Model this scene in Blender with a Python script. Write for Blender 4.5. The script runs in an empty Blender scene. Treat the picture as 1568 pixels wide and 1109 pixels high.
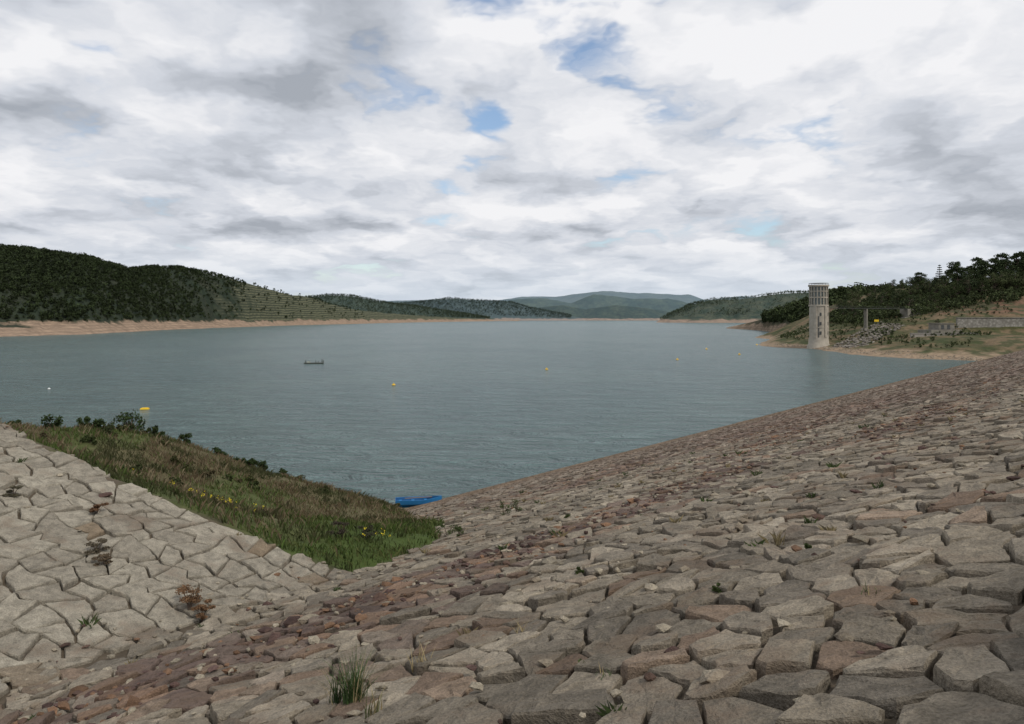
import bpy, math, random
import numpy as np
from mathutils import Vector
random.seed(7); rng=np.random.default_rng(11)
sc=bpy.context.scene
sc.view_settings.view_transform='Standard'; sc.view_settings.look='None'; sc.view_settings.exposure=0
COL=sc.collection
CAMZ=16.5
# ------------------------------------------------------------------ noise
def _h(ix,iy,s):
    n=(ix.astype(np.int64)*374761393+iy.astype(np.int64)*668265263+s*1442695041)&0x7fffffff
    n=((n^(n>>13))*1274126177)&0x7fffffff
    return ((n^(n>>16))&0xffff)/65535.0
def vn(x,y,s=0):
    x=np.asarray(x,float);y=np.asarray(y,float)
    ix=np.floor(x);iy=np.floor(y);fx=x-ix;fy=y-iy
    fx=fx*fx*(3-2*fx);fy=fy*fy*(3-2*fy)
    a=_h(ix,iy,s);b=_h(ix+1,iy,s);c=_h(ix,iy+1,s);d=_h(ix+1,iy+1,s)
    return a+(b-a)*fx+(c-a)*fy+(a-b-c+d)*fx*fy
def fbm(x,y,s=0,o=4):
    t=0;a=.5;n=0
    for i in range(o):
        t=t+a*vn(x*2**i+i*17.3,y*2**i+i*9.1,s+i);n+=a;a*=.5
    return t/n
def sstep(a,b,x):
    t=np.clip((x-a)/(b-a),0,1);return t*t*(3-2*t)
def lerp(a,b,t): return a+(b-a)*t
# ------------------------------------------------------------------ node helpers
def newmat(name,rough=.9,spec=.2):
    m=bpy.data.materials.new(name);m.use_nodes=True
    b=m.node_tree.nodes['Principled BSDF'];b.inputs['Roughness'].default_value=rough
    b.inputs['Specular IOR Level'].default_value=spec
    return m,m.node_tree.nodes,m.node_tree.links,b
def noise(N,L,vec,scale,detail=4,rough=.5,dist=0,dim='3D'):
    n=N.new('ShaderNodeTexNoise');n.noise_dimensions=dim;n.inputs['Scale'].default_value=scale;n.inputs['Detail'].default_value=detail
    n.inputs['Roughness'].default_value=rough;n.inputs['Distortion'].default_value=dist
    if vec is not None:L.new(vec,n.inputs['Vector'])
    return n.outputs['Fac']
def maprange(N,L,v,a,b,c,d,smooth=False):
    n=N.new('ShaderNodeMapRange')
    if smooth:n.interpolation_type='SMOOTHSTEP'
    for i,x in enumerate((a,b,c,d)):n.inputs[i+1].default_value=x
    L.new(v,n.inputs[0]);return n.outputs[0]
def mixc(N,L,f,a,b,mode='MIX'):
    n=N.new('ShaderNodeMix');n.data_type='RGBA';n.blend_type=mode
    for sk,v in ((n.inputs[0],f),(n.inputs[6],a),(n.inputs[7],b)):
        if isinstance(v,bpy.types.NodeSocket):L.new(v,sk)
        elif isinstance(v,(int,float)):sk.default_value=v
        else:sk.default_value=(*v,1)
    return n.outputs[2]
def mth(N,L,op,a,b=None,c=None,clamp=False):
    n=N.new('ShaderNodeMath');n.operation=op;n.use_clamp=clamp
    for i,v in enumerate((a,b,c)):
        if v is None:continue
        if isinstance(v,bpy.types.NodeSocket):L.new(v,n.inputs[i])
        else:n.inputs[i].default_value=v
    return n.outputs[0]
def bump(N,L,b,h,strength,dist):
    n=N.new('ShaderNodeBump');n.inputs['Strength'].default_value=strength;n.inputs['Distance'].default_value=dist
    L.new(h,n.inputs['Height']);L.new(n.outputs[0],b.inputs['Normal']);return n
def geo_pos(N): return N.new('ShaderNodeNewGeometry').outputs['Position']
def attr_mat(name,scale=8,var=.35,bs=.5,bd=.03,rough=.95,detail=4,spec=.15):
    m,N,L,b=newmat(name,rough,spec)
    a=N.new('ShaderNodeAttribute');a.attribute_name='Col'
    if var>0:
        p=geo_pos(N)
        f=noise(N,L,p,scale,detail,.6)
        f2=maprange(N,L,f,.25,.75,1-var,1+var)
        L.new(mixc(N,L,1.0,a.outputs['Color'],f2,'MULTIPLY'),b.inputs['Base Color'])
    else:L.new(a.outputs['Color'],b.inputs['Base Color'])
    if bs>0:
        bump(N,L,b,noise(N,L,p,scale*2.2,detail,.65),bs,bd)
    return m
def plain(name,c,rough=.8,scale=3,var=.15,spec=.3,metal=0):
    m,N,L,b=newmat(name,rough,spec)
    p=geo_pos(N);f=noise(N,L,p,scale,5,.6)
    L.new(mixc(N,L,1.0,c,maprange(N,L,f,.2,.8,1-var,1+var),'MULTIPLY'),b.inputs['Base Color'])
    b.inputs['Metallic'].default_value=metal
    return m
# ------------------------------------------------------------------ mesh helpers
def np_mesh(name,V,counts,loops,mats,col=None,smooth=False,midx=None,link=True):
    me=bpy.data.meshes.new(name)
    V=np.asarray(V,np.float32);counts=np.asarray(counts,np.int32);loops=np.asarray(loops,np.int32)
    me.vertices.add(len(V));me.vertices.foreach_set('co',V.ravel())
    me.loops.add(len(loops));me.loops.foreach_set('vertex_index',loops)
    me.polygons.add(len(counts))
    st=np.concatenate([[0],np.cumsum(counts)[:-1]]).astype(np.int32)
    me.polygons.foreach_set('loop_start',st);me.polygons.foreach_set('loop_total',counts)
    if midx is not None:me.polygons.foreach_set('material_index',np.asarray(midx,np.int32))
    me.polygons.foreach_set('use_smooth',np.full(len(counts),smooth))
    me.update(calc_edges=True)
    if col is not None:
        at=me.color_attributes.new('Col','FLOAT_COLOR','POINT')
        c=np.ones((len(V),4),np.float32);c[:,:3]=col;at.data.foreach_set('color',c.ravel())
    for m in (mats if isinstance(mats,(list,tuple)) else [mats]):me.materials.append(m)
    me.validate()
    if not link:return me
    o=bpy.data.objects.new(name,me);COL.objects.link(o);return o
def grid_mesh(name,X,Y,Z,mat,col=None,smooth=True):
    h,w=X.shape
    V=np.stack([X,Y,Z],-1).reshape(-1,3)
    i=np.arange(h*w).reshape(h,w)
    q=np.stack([i[:-1,:-1],i[:-1,1:],i[1:,1:],i[1:,:-1]],-1).reshape(-1,4)
    return np_mesh(name,V,np.full(len(q),4),q.ravel(),mat,None if col is None else col.reshape(-1,3),smooth)
def empty(name,loc=(0,0,0),rz=0):
    e=bpy.data.objects.new(name,None);COL.objects.link(e);e.location=loc;e.rotation_euler=(0,0,rz);e.empty_display_size=.3;return e
def child(o,par):
    o.parent=par;return o
def box(name,c,s,mat,par=None,rz=0,bev=0,ry=0,rx=0):
    x,y,z=[v/2 for v in s]
    V=[(a,b,d) for a in(-x,x) for b in(-y,y) for d in(-z,z)]
    F=[0,1,3,2,4,6,7,5,0,4,5,1,2,3,7,6,0,2,6,4,1,5,7,3]
    o=np_mesh(name,V,[4]*6,F,mat)
    o.location=c;o.rotation_euler=(rx,ry,rz)
    if bev:
        m=o.modifiers.new('b','BEVEL');m.width=bev;m.segments=2
    if par:child(o,par)
    return o
def lathe(name,prof,mat,seg=40,par=None,loc=(0,0,0),smooth=True,caps=True):
    a=np.linspace(0,2*np.pi,seg,endpoint=False)
    V=[];
    for r,z in prof:
        for t in a:V.append((r*math.cos(t),r*math.sin(t),z))
    cnt=[];lp=[]
    for j in range(len(prof)-1):
        for i in range(seg):
            k=(i+1)%seg;lp+=[j*seg+i,j*seg+k,(j+1)*seg+k,(j+1)*seg+i];cnt.append(4)
    if caps:
        lp+=list(range(seg))[::-1];cnt.append(seg)
        lp+=[(len(prof)-1)*seg+i for i in range(seg)];cnt.append(seg)
    o=np_mesh(name,V,cnt,lp,mat,None,False)
    if smooth:
        for i,p in enumerate(o.data.polygons):
            p.use_smooth = len(p.vertices)==4
        em=o.modifiers.new('es','EDGE_SPLIT');em.split_angle=math.radians(35)
    o.location=loc
    if par:child(o,par)
    return o
# ------------------------------------------------------------------ site geometry
W0=48.7
def wof(x,y): return W0+.76*x-.65*y
def uof(x,y): return .65*x+.76*y
def xy_uw(u,w):
    w=w-W0
    return .65*u+.76*w, .76*u-.65*w
def Dz(x,y): return .3*wof(x,y)
def Lz(x,y): return 7.2-.283*x+.109*y
def yE(x): return np.interp(x,[-60,-30,-14.5,-9.06,-4,60],[40,27,21,19.2,18,18])
def tps(P,reg=1.0):
    P=np.array(P,float);n=len(P);X=P[:,:2]
    def U(r2): return np.where(r2>0,r2*np.log(r2+1e-9),0)
    K=U(((X[:,None]-X[None])**2).sum(-1))+np.eye(n)*reg
    A=np.zeros((n+3,n+3));A[:n,:n]=K;A[:n,n]=1;A[:n,n+1:]=X;A[n,:n]=1;A[n+1:,:n]=X.T
    b=np.zeros(n+3);b[:n]=P[:,2];s=np.linalg.solve(A,b)
    def f(x,y):
        x=np.asarray(x,float);y=np.asarray(y,float);sh=x.shape;q=np.stack([x.ravel(),y.ravel()],-1)
        out=np.zeros(len(q))
        for a in range(0,len(q),20000):
            r2=((q[a:a+20000,None]-X[None])**2).sum(-1)
            out[a:a+20000]=U(r2)@s[:n]+s[n]+q[a:a+20000]@s[n+1:]
        return out.reshape(sh)
    return f
Gf=tps([(-4,18,10.15),(-9.06,19.2,11.75),(-14.5,21,13.4),(-22,24,15.0),(-30,27,17),(-45,33,18),
 (-2.1,23,9.55),(-5.5,43,4.7),(-9.6,64,0.1),(-3.5,33,7.3),(-7.6,54,1.9),
 (-17.6,25.5,12.3),(-24.5,35,11.0),(-22,38,10.6),(-19,40,9.8),(-14.2,42,7.8),(-12.9,48,5.0),(-11.8,57,1.8),
 (-9,28,8.6),(-15,29,10.2),(-9.5,36,6.7),(-20.5,29.5,11.5),(-13,34,8.8),
 (-18,50,2.0),(-24,46,4.0),(-29,42,5.0),(-36,38,8),(-50,40,9),(-34,50,-2),(-24,58,-3),(-16,62,-2.5),(-13,75,-4),(-45,60,-5),(-60,60,-5),
 (5,25,6.5),(0,18,8.6),(3,40,1.5),(-3,60,-5),(8,60,-8),(20,30,3),(5,10,9),(-60,20,18)],.3)
def G(x,y):
    return Gf(x,y)+ (fbm(x*.35,y*.35,3)-.5)*.5
def smax(a,b,k):
    h=np.clip(.5+.5*(a-b)/k,0,1);return b+(a-b)*h+k*h*(1-h)
def surf(x,y):
    d=Dz(x,y);cam=y<yE(x)
    return np.where(cam,smax(d,Lz(x,y),.5),d)
# ------------------------------------------------------------------ near ground
gx=np.arange(-62,62.1,.4);gy=np.arange(-8,92.1,.4)
X,Y=np.meshgrid(gx,gy)
g=G(X,Y);cam=Y<yE(X)
base=surf(X,Y)-.09
Z=np.where(cam,base,np.maximum(base-.05,g))
grassy=(~cam)&(g>base)
n1=fbm(X*.12,Y*.12,5);n2=fbm(X*.6,Y*.6,9)
dirt=np.array([.10,.08,.058]);green=np.array([.055,.08,.02]);brown=np.array([.10,.07,.042]);tan=np.array([.17,.14,.09])
def greenness(x,y,g):
    a=sstep(-8.5,-5,x+ (fbm(x*.4,y*.4,21)-.5)*5)*sstep(36,29,y)
    b=sstep(2.2,.8,np.abs(y-yE(x)-3.0-(fbm(x*.3,y*.3,22)-.5)*3))*sstep(-8,-12,x)
    c=sstep(.40,.56,fbm(x*.25,y*.25,23))*.8
    e=sstep(3.5,1.,np.abs(y-(yE(x)+1.)))*.7
    return np.clip(np.maximum(np.maximum(a,b),np.maximum(c,e)),.3,1)
gr=greenness(X,Y,g)[...,None]
col=lerp(lerp(brown,tan,n2[...,None]*.8),green,gr)
shore=sstep(1.4,.4,Z)[...,None]
col=lerp(col,np.array([.24,.17,.11]),shore)
col=np.where(grassy[...,None],col,dirt)
gm=attr_mat('ground_soil',3,.35,.6,.08)
ground_near=grid_mesh('grass_bank_ground',X,Y,Z,gm,col)
# ------------------------------------------------------------------ embankment body
us=np.concatenate([np.arange(-70,60,1.),np.arange(60,460,4.)])
ws=np.concatenate([np.arange(-16,49.3,1.),[49.3]])
Uu,Ww=np.meshgrid(us,ws);xx,yy=xy_uw(Uu,Ww)
near=(np.abs(xx)<61)&(yy<91)&(yy>-7)
zz=.3*Ww-np.where(near,.5,.11)
c=np.zeros(xx.shape+(3,));c[:]=(.12,.095,.07)
bandc=sstep(9,3,Ww+ (vn(Uu*.2,Ww*.2)-.5)*3)[...,None]
c=lerp(c,np.array([.21,.15,.10]),bandc)
emb=grid_mesh('dam_embankment',xx,yy,zz,gm,c)
# ------------------------------------------------------------------ stones
def streak(u,w): return fbm(u*.06+3,w*.26,31,5)
def stone_color(x,y,r):
    w=wof(x,y);u=uof(x,y);n=len(x)
    lt=np.array([.375,.325,.255]);be=np.array([.275,.236,.18]);gy_=np.array([.17,.148,.118])
    a=rng.random(n)[:,None]
    c=lerp(gy_,be,np.clip(a*1.6,0,1)); c=lerp(c,lt,np.clip(a*2.6-1.9,0,1))
    st=streak(u,w)+ (rng.random(n)-.5)*.3
    red=sstep(.48,.62,st)
    mar=np.array([.11,.07,.06]);rus=np.array([.215,.132,.088])
    rc=np.where(rng.random(n)[:,None]<.3,rus,mar)
    rc=rc*(.8+.5*rng.random(n)[:,None])
    zone=sstep(47,40,w)*(.45+.55*sstep(8,16,w))
    c=lerp(c,rc,(red*zone*.72)[:,None])
    far=sstep(28,70,np.hypot(x,y))
    c=lerp(c,np.array([.215,.162,.13])*(.7+.6*rng.random(n))[:,None],(far*.55)[:,None])
    iso=(rng.random(n)<.06)
    c=np.where(iso[:,None],lerp(c,rus,.5),c)
    bd=sstep(12,5,w+(vn(u*.15,w*.3,8)-.5)*6)[:,None]
    c=lerp(c,np.array([.22,.16,.107])*(.75+.5*rng.random(n)[:,None]),bd*.85)
    c=c*(.56+.86*fbm(u*.35,w*.8,78))[:,None]
    lc=lerp(np.array([.26,.232,.185]),np.array([.36,.325,.26]),rng.random(n)[:,None])
    lc=np.where((rng.random(n)<.04)[:,None],np.array([.23,.18,.125]),lc)
    bl=sstep(-.25,.5,Lz(x,y)-Dz(x,y))*(y<yE(x)+.3)
    c=lerp(c,lc,bl[:,None])
    return c*(.88+.24*fbm(u*.5,w*.5,77))[:,None],bl
Gtab=g
def Gc(x,y):
    i=int(min(max((x+62)/.4,0),len(gx)-1));j=int(min(max((y+8)/.4,0),len(gy)-1));return Gtab[j,i]
ca,cb=.51,.37
def isleft(x,y): return float(Lz(x,y))>float(Dz(x,y)) and y<float(yE(x))
def cells_voronoi():
    pts={};out_=[]
    RU=(-30,60);RW=(-2,52)
    iu0,iu1=int(RU[0]/ca),int(RU[1]/ca);iw0,iw1=int(RW[0]/cb),int(RW[1]/cb)
    for i in range(iu0,iu1):
        for j in range(iw0,iw1):
            if random.random()<.15:continue
            u=(i+.5+(random.random()-.5)*.95+.5*(j%2))*ca;w=(j+.5+(random.random()-.5)*.9)*cb
            x,y=xy_uw(u,w)
            if y<-3 or y>50 or x*x+y*y>50*50 or abs(x)>.86*y+7:continue
            pts[(i,j)]=(u,w)
    for (i,j),(u,w) in pts.items():
        x,y=xy_uw(u,w)
        if x*x+y*y>46*46 or isleft(x,y):continue
        if y>float(yE(x)) and Dz(x,y)<float(Gc(x,y))-.05:continue
        nb=[]
        for di in range(-3,4):
            for dj in range(-3,4):
                if di or dj:
                    q=pts.get((i+di,j+dj))
                    if q:nb.append((q[0]-u,q[1]-w))
        nb.sort(key=lambda q:q[0]*q[0]+q[1]*q[1])
        poly=[(-.7,-.7),(.7,-.7),(.7,.7),(-.7,.7)]
        for (a,b) in nb[:22]:
            h=(a*a+b*b)/2
            out=[];m=len(poly)
            for k in range(m):
                p=poly[k];q=poly[(k+1)%m]
                dp=p[0]*a+p[1]*b-h;dq=q[0]*a+q[1]*b-h
                if dp<=0:out.append(p)
                if (dp<0)!=(dq<0) and dp!=dq:
                    t=dp/(dp-dq);out.append((p[0]+(q[0]-p[0])*t,p[1]+(q[1]-p[1])*t))
            poly=out
            if len(poly)<3:break
        if len(poly)<3:continue
        out_.append(([(p[0]+u,p[1]+w) for p in poly],False))
    return out_
def cells_courses():
    """squared blocks laid in rough courses on the left slope"""
    g_=np.array([-.933,.359]);c_=np.array([.359,.933]);o=np.array([-4.,18.])
    a,b=.56,.57
    V={}
    def vert(i,m):
        if (i,m) not in V:
            V[(i,m)]=o+g_*((m*.5+random.uniform(-.23,.23)+.18*math.sin(i*3.1+m*.7))*a)+c_*((i+random.uniform(-.3,.3)+.2*math.sin(m*.35+i))*b)
        return V[(i,m)]
    out=[]
    for i in range(-45,30):
        m=-16+ (i%2)
        while m<70:
            st=2 if random.random()<.8 else 3
            cpt=(vert(i,m)+vert(i+1,m+st))/2
            x,y=float(cpt[0]),float(cpt[1])
            if isleft(x,y) and y>-2 and abs(x)<.86*y+7:
                P=[vert(i,m+s) for s in range(st+1)]+[vert(i+1,m+s) for s in range(st,-1,-1)]
                P=[(float(uof(*p)),float(wof(*p))) for p in P]
                ar=sum(P[k][0]*P[(k+1)%len(P)][1]-P[(k+1)%len(P)][0]*P[k][1] for k in range(len(P)))
                if ar<0:P=P[::-1]
                out.append((P,True))
            m+=st
    return out
def build_stones(cells):
    V=[];cnt=[];lp=[];own=[];cx=[];cy=[];sid=0
    for poly,left in cells:
        mx=sum(p[0] for p in poly)/len(poly);my=sum(p[1] for p in poly)/len(poly)
        P=[];m=len(poly)
        for k in range(m):
            p=poly[k];q=poly[(k+1)%m];l=math.hypot(q[0]-p[0],q[1]-p[1])
            if l<.03:continue
            ns=1 if l<.10 else (2 if l<.2 else (3 if l<.35 else 4))
            for s in range(ns):
                t=s/ns
                P.append((p[0]+(q[0]-p[0])*t-mx,p[1]+(q[1]-p[1])*t-my))
        if len(P)<4:continue
        x,y=xy_uw(mx,my)
        r=sum(math.hypot(*p) for p in P)/len(P)
        gap=random.uniform(.008,.034) if left else random.choice((random.uniform(.004,.016),random.uniform(.010,.042)))
        s0=max(.6,1-gap/r)
        T=.04 if left else .075
        tu=random.gauss(0,T);tw=random.gauss(0,T)-(0 if left else .055)
        hh=random.gauss(0,.014 if left else .022)
        m=len(P);b0=len(V)
        jit=[random.uniform(.92,1.0) for _ in P]
        rs=.010 if left else .013
        for ri,(sc_,zz_) in enumerate(((1.0,-.28),(1.0,-.022),(.962,0),(.5,.003))):
            for k,p in enumerate(P):
                f=s0*sc_*jit[k]*(random.uniform(.965,1.0) if ri==2 else 1)
                du,dw=p[0]*f,p[1]*f
                z=zz_+(random.uniform(-rs,rs) if ri else 0)+ (tu*du+tw*dw+hh if ri else 0)
                V.append((mx+du,my+dw,z))
        V.append((mx,my,.004+hh))
        for ri in range(3):
            for k in range(m):
                k2=(k+1)%m;lp.extend((b0+ri*m+k,b0+ri*m+k2,b0+(ri+1)*m+k2,b0+(ri+1)*m+k));cnt.append(4)
        for k in range(m):
            lp.extend((b0+3*m+k,b0+3*m+(k+1)%m,b0+4*m));cnt.append(3)
        own.extend([sid]*(4*m+1));cx.append(x);cy.append(y);sid+=1
    V=np.array(V);own=np.array(own)
    x,y=xy_uw(V[:,0],V[:,1])
    z=surf(x,y)+V[:,2]
    col,bl=stone_color(np.array(cx),np.array(cy),None)
    return np.stack([x,y,z],-1),cnt,lp,col[own]
def stone_mat():
    m,N,L,b=newmat('riprap_stone',.93,.15)
    a=N.new('ShaderNodeAttribute');a.attribute_name='Col'
    p=geo_pos(N)
    n1=noise(N,L,p,5,5,.65,.3);n2=noise(N,L,p,42,3,.7);n0=noise(N,L,p,1.1,3,.6)
    c=mixc(N,L,1.0,a.outputs['Color'],maprange(N,L,n1,.3,.7,.60,1.28),'MULTIPLY')
    c=mixc(N,L,1.0,c,maprange(N,L,n2,.3,.7,.64,1.28),'MULTIPLY')
    # weathering: earthy brown deposits in broad irregular patches
    c=mixc(N,L,maprange(N,L,mth(N,L,'ADD',n0,mth(N,L,'MULTIPLY',n1,.5)),.78,.92,0,.5),c,(.13,.088,.06))
    L.new(c,b.inputs['Base Color'])
    hh=mth(N,L,'ADD',mth(N,L,'MULTIPLY',n2,.35),n1)
    bump(N,L,b,hh,1,.06)
    return m
SM=stone_mat()
V,cnt,lp,cc=build_stones(cells_voronoi());np_mesh('riprap_stones',V,cnt,lp,SM,cc)
V,cnt,lp,cc=build_stones(cells_courses());np_mesh('stone_pitching',V,cnt,lp,SM,cc)
def lattice(name,a,b,u0,u1,w0,w1,keep):
    nr=int((w1-w0)/b);nc=int((u1-u0)/a)
    M=2*nc+4
    I,Mm=np.meshgrid(np.arange(nr+1),np.arange(M),indexing='ij')
    Pu=u0+Mm*.5*a+(rng.random(I.shape)-.5)*.46*a
    Pw=w0+I*b+(rng.random(I.shape)-.5)*.6*b
    R,C=np.meshgrid(np.arange(nr),np.arange(nc),indexing='ij');R=R.ravel();C=C.ravel();o=R%2
    idx=[(R,2*C+o),(R,2*C+1+o),(R,2*C+2+o),(R+1,2*C+2+o),(R+1,2*C+1+o),(R+1,2*C+o)]
    H=np.stack([np.stack([Pu[i],Pw[i]],-1) for i in idx],1)
    cen=H.mean(1);x,y=xy_uw(cen[:,0],cen[:,1])
    k=keep(x,y);H=H[k];cen=cen[k];x=x[k];y=y[k];n=len(x)
    d=H-cen[:,None]
    gp=rng.uniform(.86,.97,(n,1,1))
    bot=cen[:,None]+d*gp;top=cen[:,None]+d*gp*rng.uniform(.82,.95,(n,6,1))
    low=sstep(3,12,wof(x,y))
    t=rng.normal(0,.08,(n,2))*a*1.4;t[:,1]-=.035;hh=rng.normal(.02,.028,n)*a*1.7
    am=(.3+.7*low)
    zt=(hh*am)[:,None]+((top-cen[:,None])*(t*am[:,None])[:,None]).sum(-1)/a
    def pk(q,z):
        X_,Y_=xy_uw(q[...,0],q[...,1]);return np.stack([X_,Y_,Dz(X_,Y_)+z],-1)
    Vb=pk(bot,-.2);Vt=pk(top,zt)
    V=np.concatenate([Vb,Vt],1).reshape(-1,3)
    f=[]
    for i in range(6):
        j=(i+1)%6;f+=[i,j,6+j,6+i]
    f+=[6,7,8,9,10,11];f=np.array(f)
    lp=(f[None]+12*np.arange(n)[:,None]).ravel();cnt=np.tile([4]*6+[6],n)
    col,_=stone_color(x,y,None)
    np_mesh(name,V,cnt,lp,SM,np.repeat(col,12,0));return n
Gi=lambda x,y:Gf(x,y)
inG=lambda x,y:(Dz(x,y)>np.where(y<90,Gi(x,np.minimum(y,90)),-99)-.05)
lattice('riprap_stones_mid',.53,.40,10,150,8,49.2,lambda x,y:(x*x+y*y>=46*46)&(x*x+y*y<120**2)&(x>-.9*y-5)&(y>-4)&inG(x,y))
lattice('shoreline_rubble',.36,.28,30,150,-1.5,8,lambda x,y:(x*x+y*y>=46*46)&(x*x+y*y<120**2)&inG(x,y))
lattice('riprap_stones_far',.85,.65,90,440,-1.5,49.2,lambda x,y:(x*x+y*y>=120**2))
# crest parapet and crest road
CM=plain('concrete',(.30,.28,.25),.85,1.5,.25)
CW=plain('weathered_concrete',(.20,.185,.155),.9,.5,.35)
AM=plain('asphalt',(.05,.05,.05),.9,8,.2)
def crest_box(name,w0,w1,z0,z1,mat,u0=-60,u1=440):
    cx,cy=xy_uw((u0+u1)/2,(w0+w1)/2)
    return box(name,(cx,cy,(z0+z1)/2),(u1-u0,w1-w0,z1-z0),mat,None,math.atan2(.76,.65))
crest_box('parapet_wall',49.3,49.65,12,16.0,CM)
crest_box('crest_road',49.65,57,12,14.9,AM)
def rocks(name,P,S,C,mat,fl=.6):
    ic=[(0,0,1.),(.9,0,.4),(.28,.85,.45),(-.72,.53,.4),(-.72,-.53,.45),(.28,-.85,.4),(.72,.53,-.45),(-.28,.85,-.4),(-.9,0,-.45),(-.28,-.85,-.4),(.72,-.53,-.45),(0,0,-1.)]
    F=[0,1,2,0,2,3,0,3,4,0,4,5,0,5,1,1,6,2,2,7,3,3,8,4,4,9,5,5,10,1,2,6,7,3,7,8,4,8,9,5,9,10,1,10,6,6,11,7,7,11,8,8,11,9,9,11,10,10,11,6]
    b=np.array(ic);n=len(P)
    v=b[None]*rng.uniform(.6,1.25,(n,12,1))*rng.uniform(.6,1.35,(n,1,3))*np.array([1,1,fl])
    th=rng.random(n)*6.28;c,s=np.cos(th)[:,None],np.sin(th)[:,None]
    X_=v[...,0]*c-v[...,1]*s;Y_=v[...,0]*s+v[...,1]*c
    v=np.stack([X_,Y_,v[...,2]],-1)*S[:,None,None]+P[:,None]
    lp=(np.array(F)[None]+12*np.arange(n)[:,None]).ravel()
    return np_mesh(name,v.reshape(-1,3),np.full(20*n,3),lp,mat,np.repeat(C,12,0))
n=46000
w=rng.uniform(9,47.5,n);u=rng.uniform(-8,60,n);x,y=xy_uw(u,w)
st=streak(u,w)
vl=sstep(.9,.0,np.abs(Lz(x,y)-Dz(x,y)))*(y<19)
k=(y>3)&(np.abs(x)<.8*y+2)&~((y>yE(x))&(Gf(x,y)>Dz(x,y)))&(rng.random(n)<np.maximum(vl*.5,np.where(Lz(x,y)>Dz(x,y),.02,.13+.65*sstep(.50,.63,st)*sstep(46,38,w))))
x=x[k];y=y[k];st=st[k];n=len(x)
S=rng.gamma(2.,.020,n)+.014
isr=rng.random(n)<.12+sstep(.50,.59,st)*.65
C=np.where(isr[:,None],np.where((rng.random(n)<.35)[:,None],np.array([.22,.13,.08]),np.array([.11,.07,.06])),np.array([.31,.27,.205]))*(.6+.7*rng.random(n))[:,None]
rocks('loose_rubble',np.stack([x,y,surf(x,y)+.015],-1),S,C,SM,.5)
# ------------------------------------------------------------------ water, lake bed, horizon ground
def water():
    m,N,L,b=newmat('water',.12,.5)
    p=geo_pos(N)
    mp=N.new('ShaderNodeMapping');mp.inputs['Rotation'].default_value=(0,0,.5);mp.inputs['Scale'].default_value=(.8,2.0,1);L.new(p,mp.inputs[0])
    a=noise(N,L,mp.outputs[0],.8,3,.65,.6,'2D');c=noise(N,L,mp.outputs[0],.14,4,.7,.8,'2D')
    big=noise(N,L,p,.010,4,.6,.8,'2D')
    patch=maprange(N,L,big,.4,.62,0,1,True)
    bc=mixc(N,L,patch,(.125,.208,.210),(.145,.232,.228))
    bc=mixc(N,L,1.0,bc,maprange(N,L,c,.35,.65,.86,1.14),'MULTIPLY')
    L.new(bc,b.inputs['Base Color'])
    b.inputs['IOR'].default_value=1.33
    b.inputs['Roughness'].default_value=.2
    h=mth(N,L,'ADD',a,mth(N,L,'MULTIPLY',c,3.5))
    bump(N,L,b,h,1,2.4)
    return m
R=9500
np_mesh('water',[(-R,-200,0),(R,-200,0),(R,R,0),(-R,R,0)],[4],[0,1,2,3],water())
LB=plain('lakebed',(.2,.16,.11))
np_mesh('ground',[(-40000,-40000,-9),(40000,-40000,-9),(40000,40000,-9),(-40000,40000,-9)],[4],[0,1,2,3],LB)
# ------------------------------------------------------------------ hills
def hill_mat(name,veg,veg2,sand,haze,hz,zs=11,ns=.02,stripes=False):
    m,N,L,b=newmat(name,1,.05)
    p=geo_pos(N);sp=N.new('ShaderNodeSeparateXYZ');L.new(p,sp.inputs[0])
    n1=noise(N,L,p,ns,5,.65);n2=noise(N,L,p,ns*5,4,.7)
    vg=mixc(N,L,maprange(N,L,n1,.4,.6,0,1),veg,veg2)
    vg=mixc(N,L,1.0,vg,maprange(N,L,n2,.3,.7,.5,1.4),'MULTIPLY')
    if stripes:
        wv=mth(N,L,'SINE',mth(N,L,'ADD',mth(N,L,'MULTIPLY',sp.outputs['Z'],1.15),mth(N,L,'MULTIPLY',n1,9)))
        sel=maprange(N,L,mth(N,L,'ADD',mth(N,L,'DIVIDE',sp.outputs['X'],sp.outputs['Y']),mth(N,L,'MULTIPLY',n1,.2)),-.31,-.24,0,1,True)
        light=mixc(N,L,maprange(N,L,wv,-.2,.6,0,1),(.045,.05,.025),(.13,.125,.07))
        light=mixc(N,L,maprange(N,L,n2,.5,.62,0,.8),light,(.05,.055,.03))
        vg=mixc(N,L,sel,vg,light)
    zz=mth(N,L,'ADD',sp.outputs['Z'],mth(N,L,'MULTIPLY',mth(N,L,'SUBTRACT',n1,.5),30))
    zl=mth(N,L,'SINE',mth(N,L,'ADD',mth(N,L,'MULTIPLY',sp.outputs['Z'],2.2),mth(N,L,'MULTIPLY',n1,5)))
    sd=mixc(N,L,maprange(N,L,n2,.35,.65,0,1),sand,tuple(v*.5 for v in sand))
    sd=mixc(N,L,maprange(N,L,zl,-.5,.8,0,.5),sd,tuple(v*.5 for v in sand))
    c=mixc(N,L,maprange(N,L,zz,zs-1.5,zs+1.5,0,1),sd,vg)
    c=mixc(N,L,hz,c,haze)  # distance haze painted into the ridge's base colour, no volume in the air
    L.new(c,b.inputs['Base Color'])
    bump(N,L,b,n2,.6,6)
    return m
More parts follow.
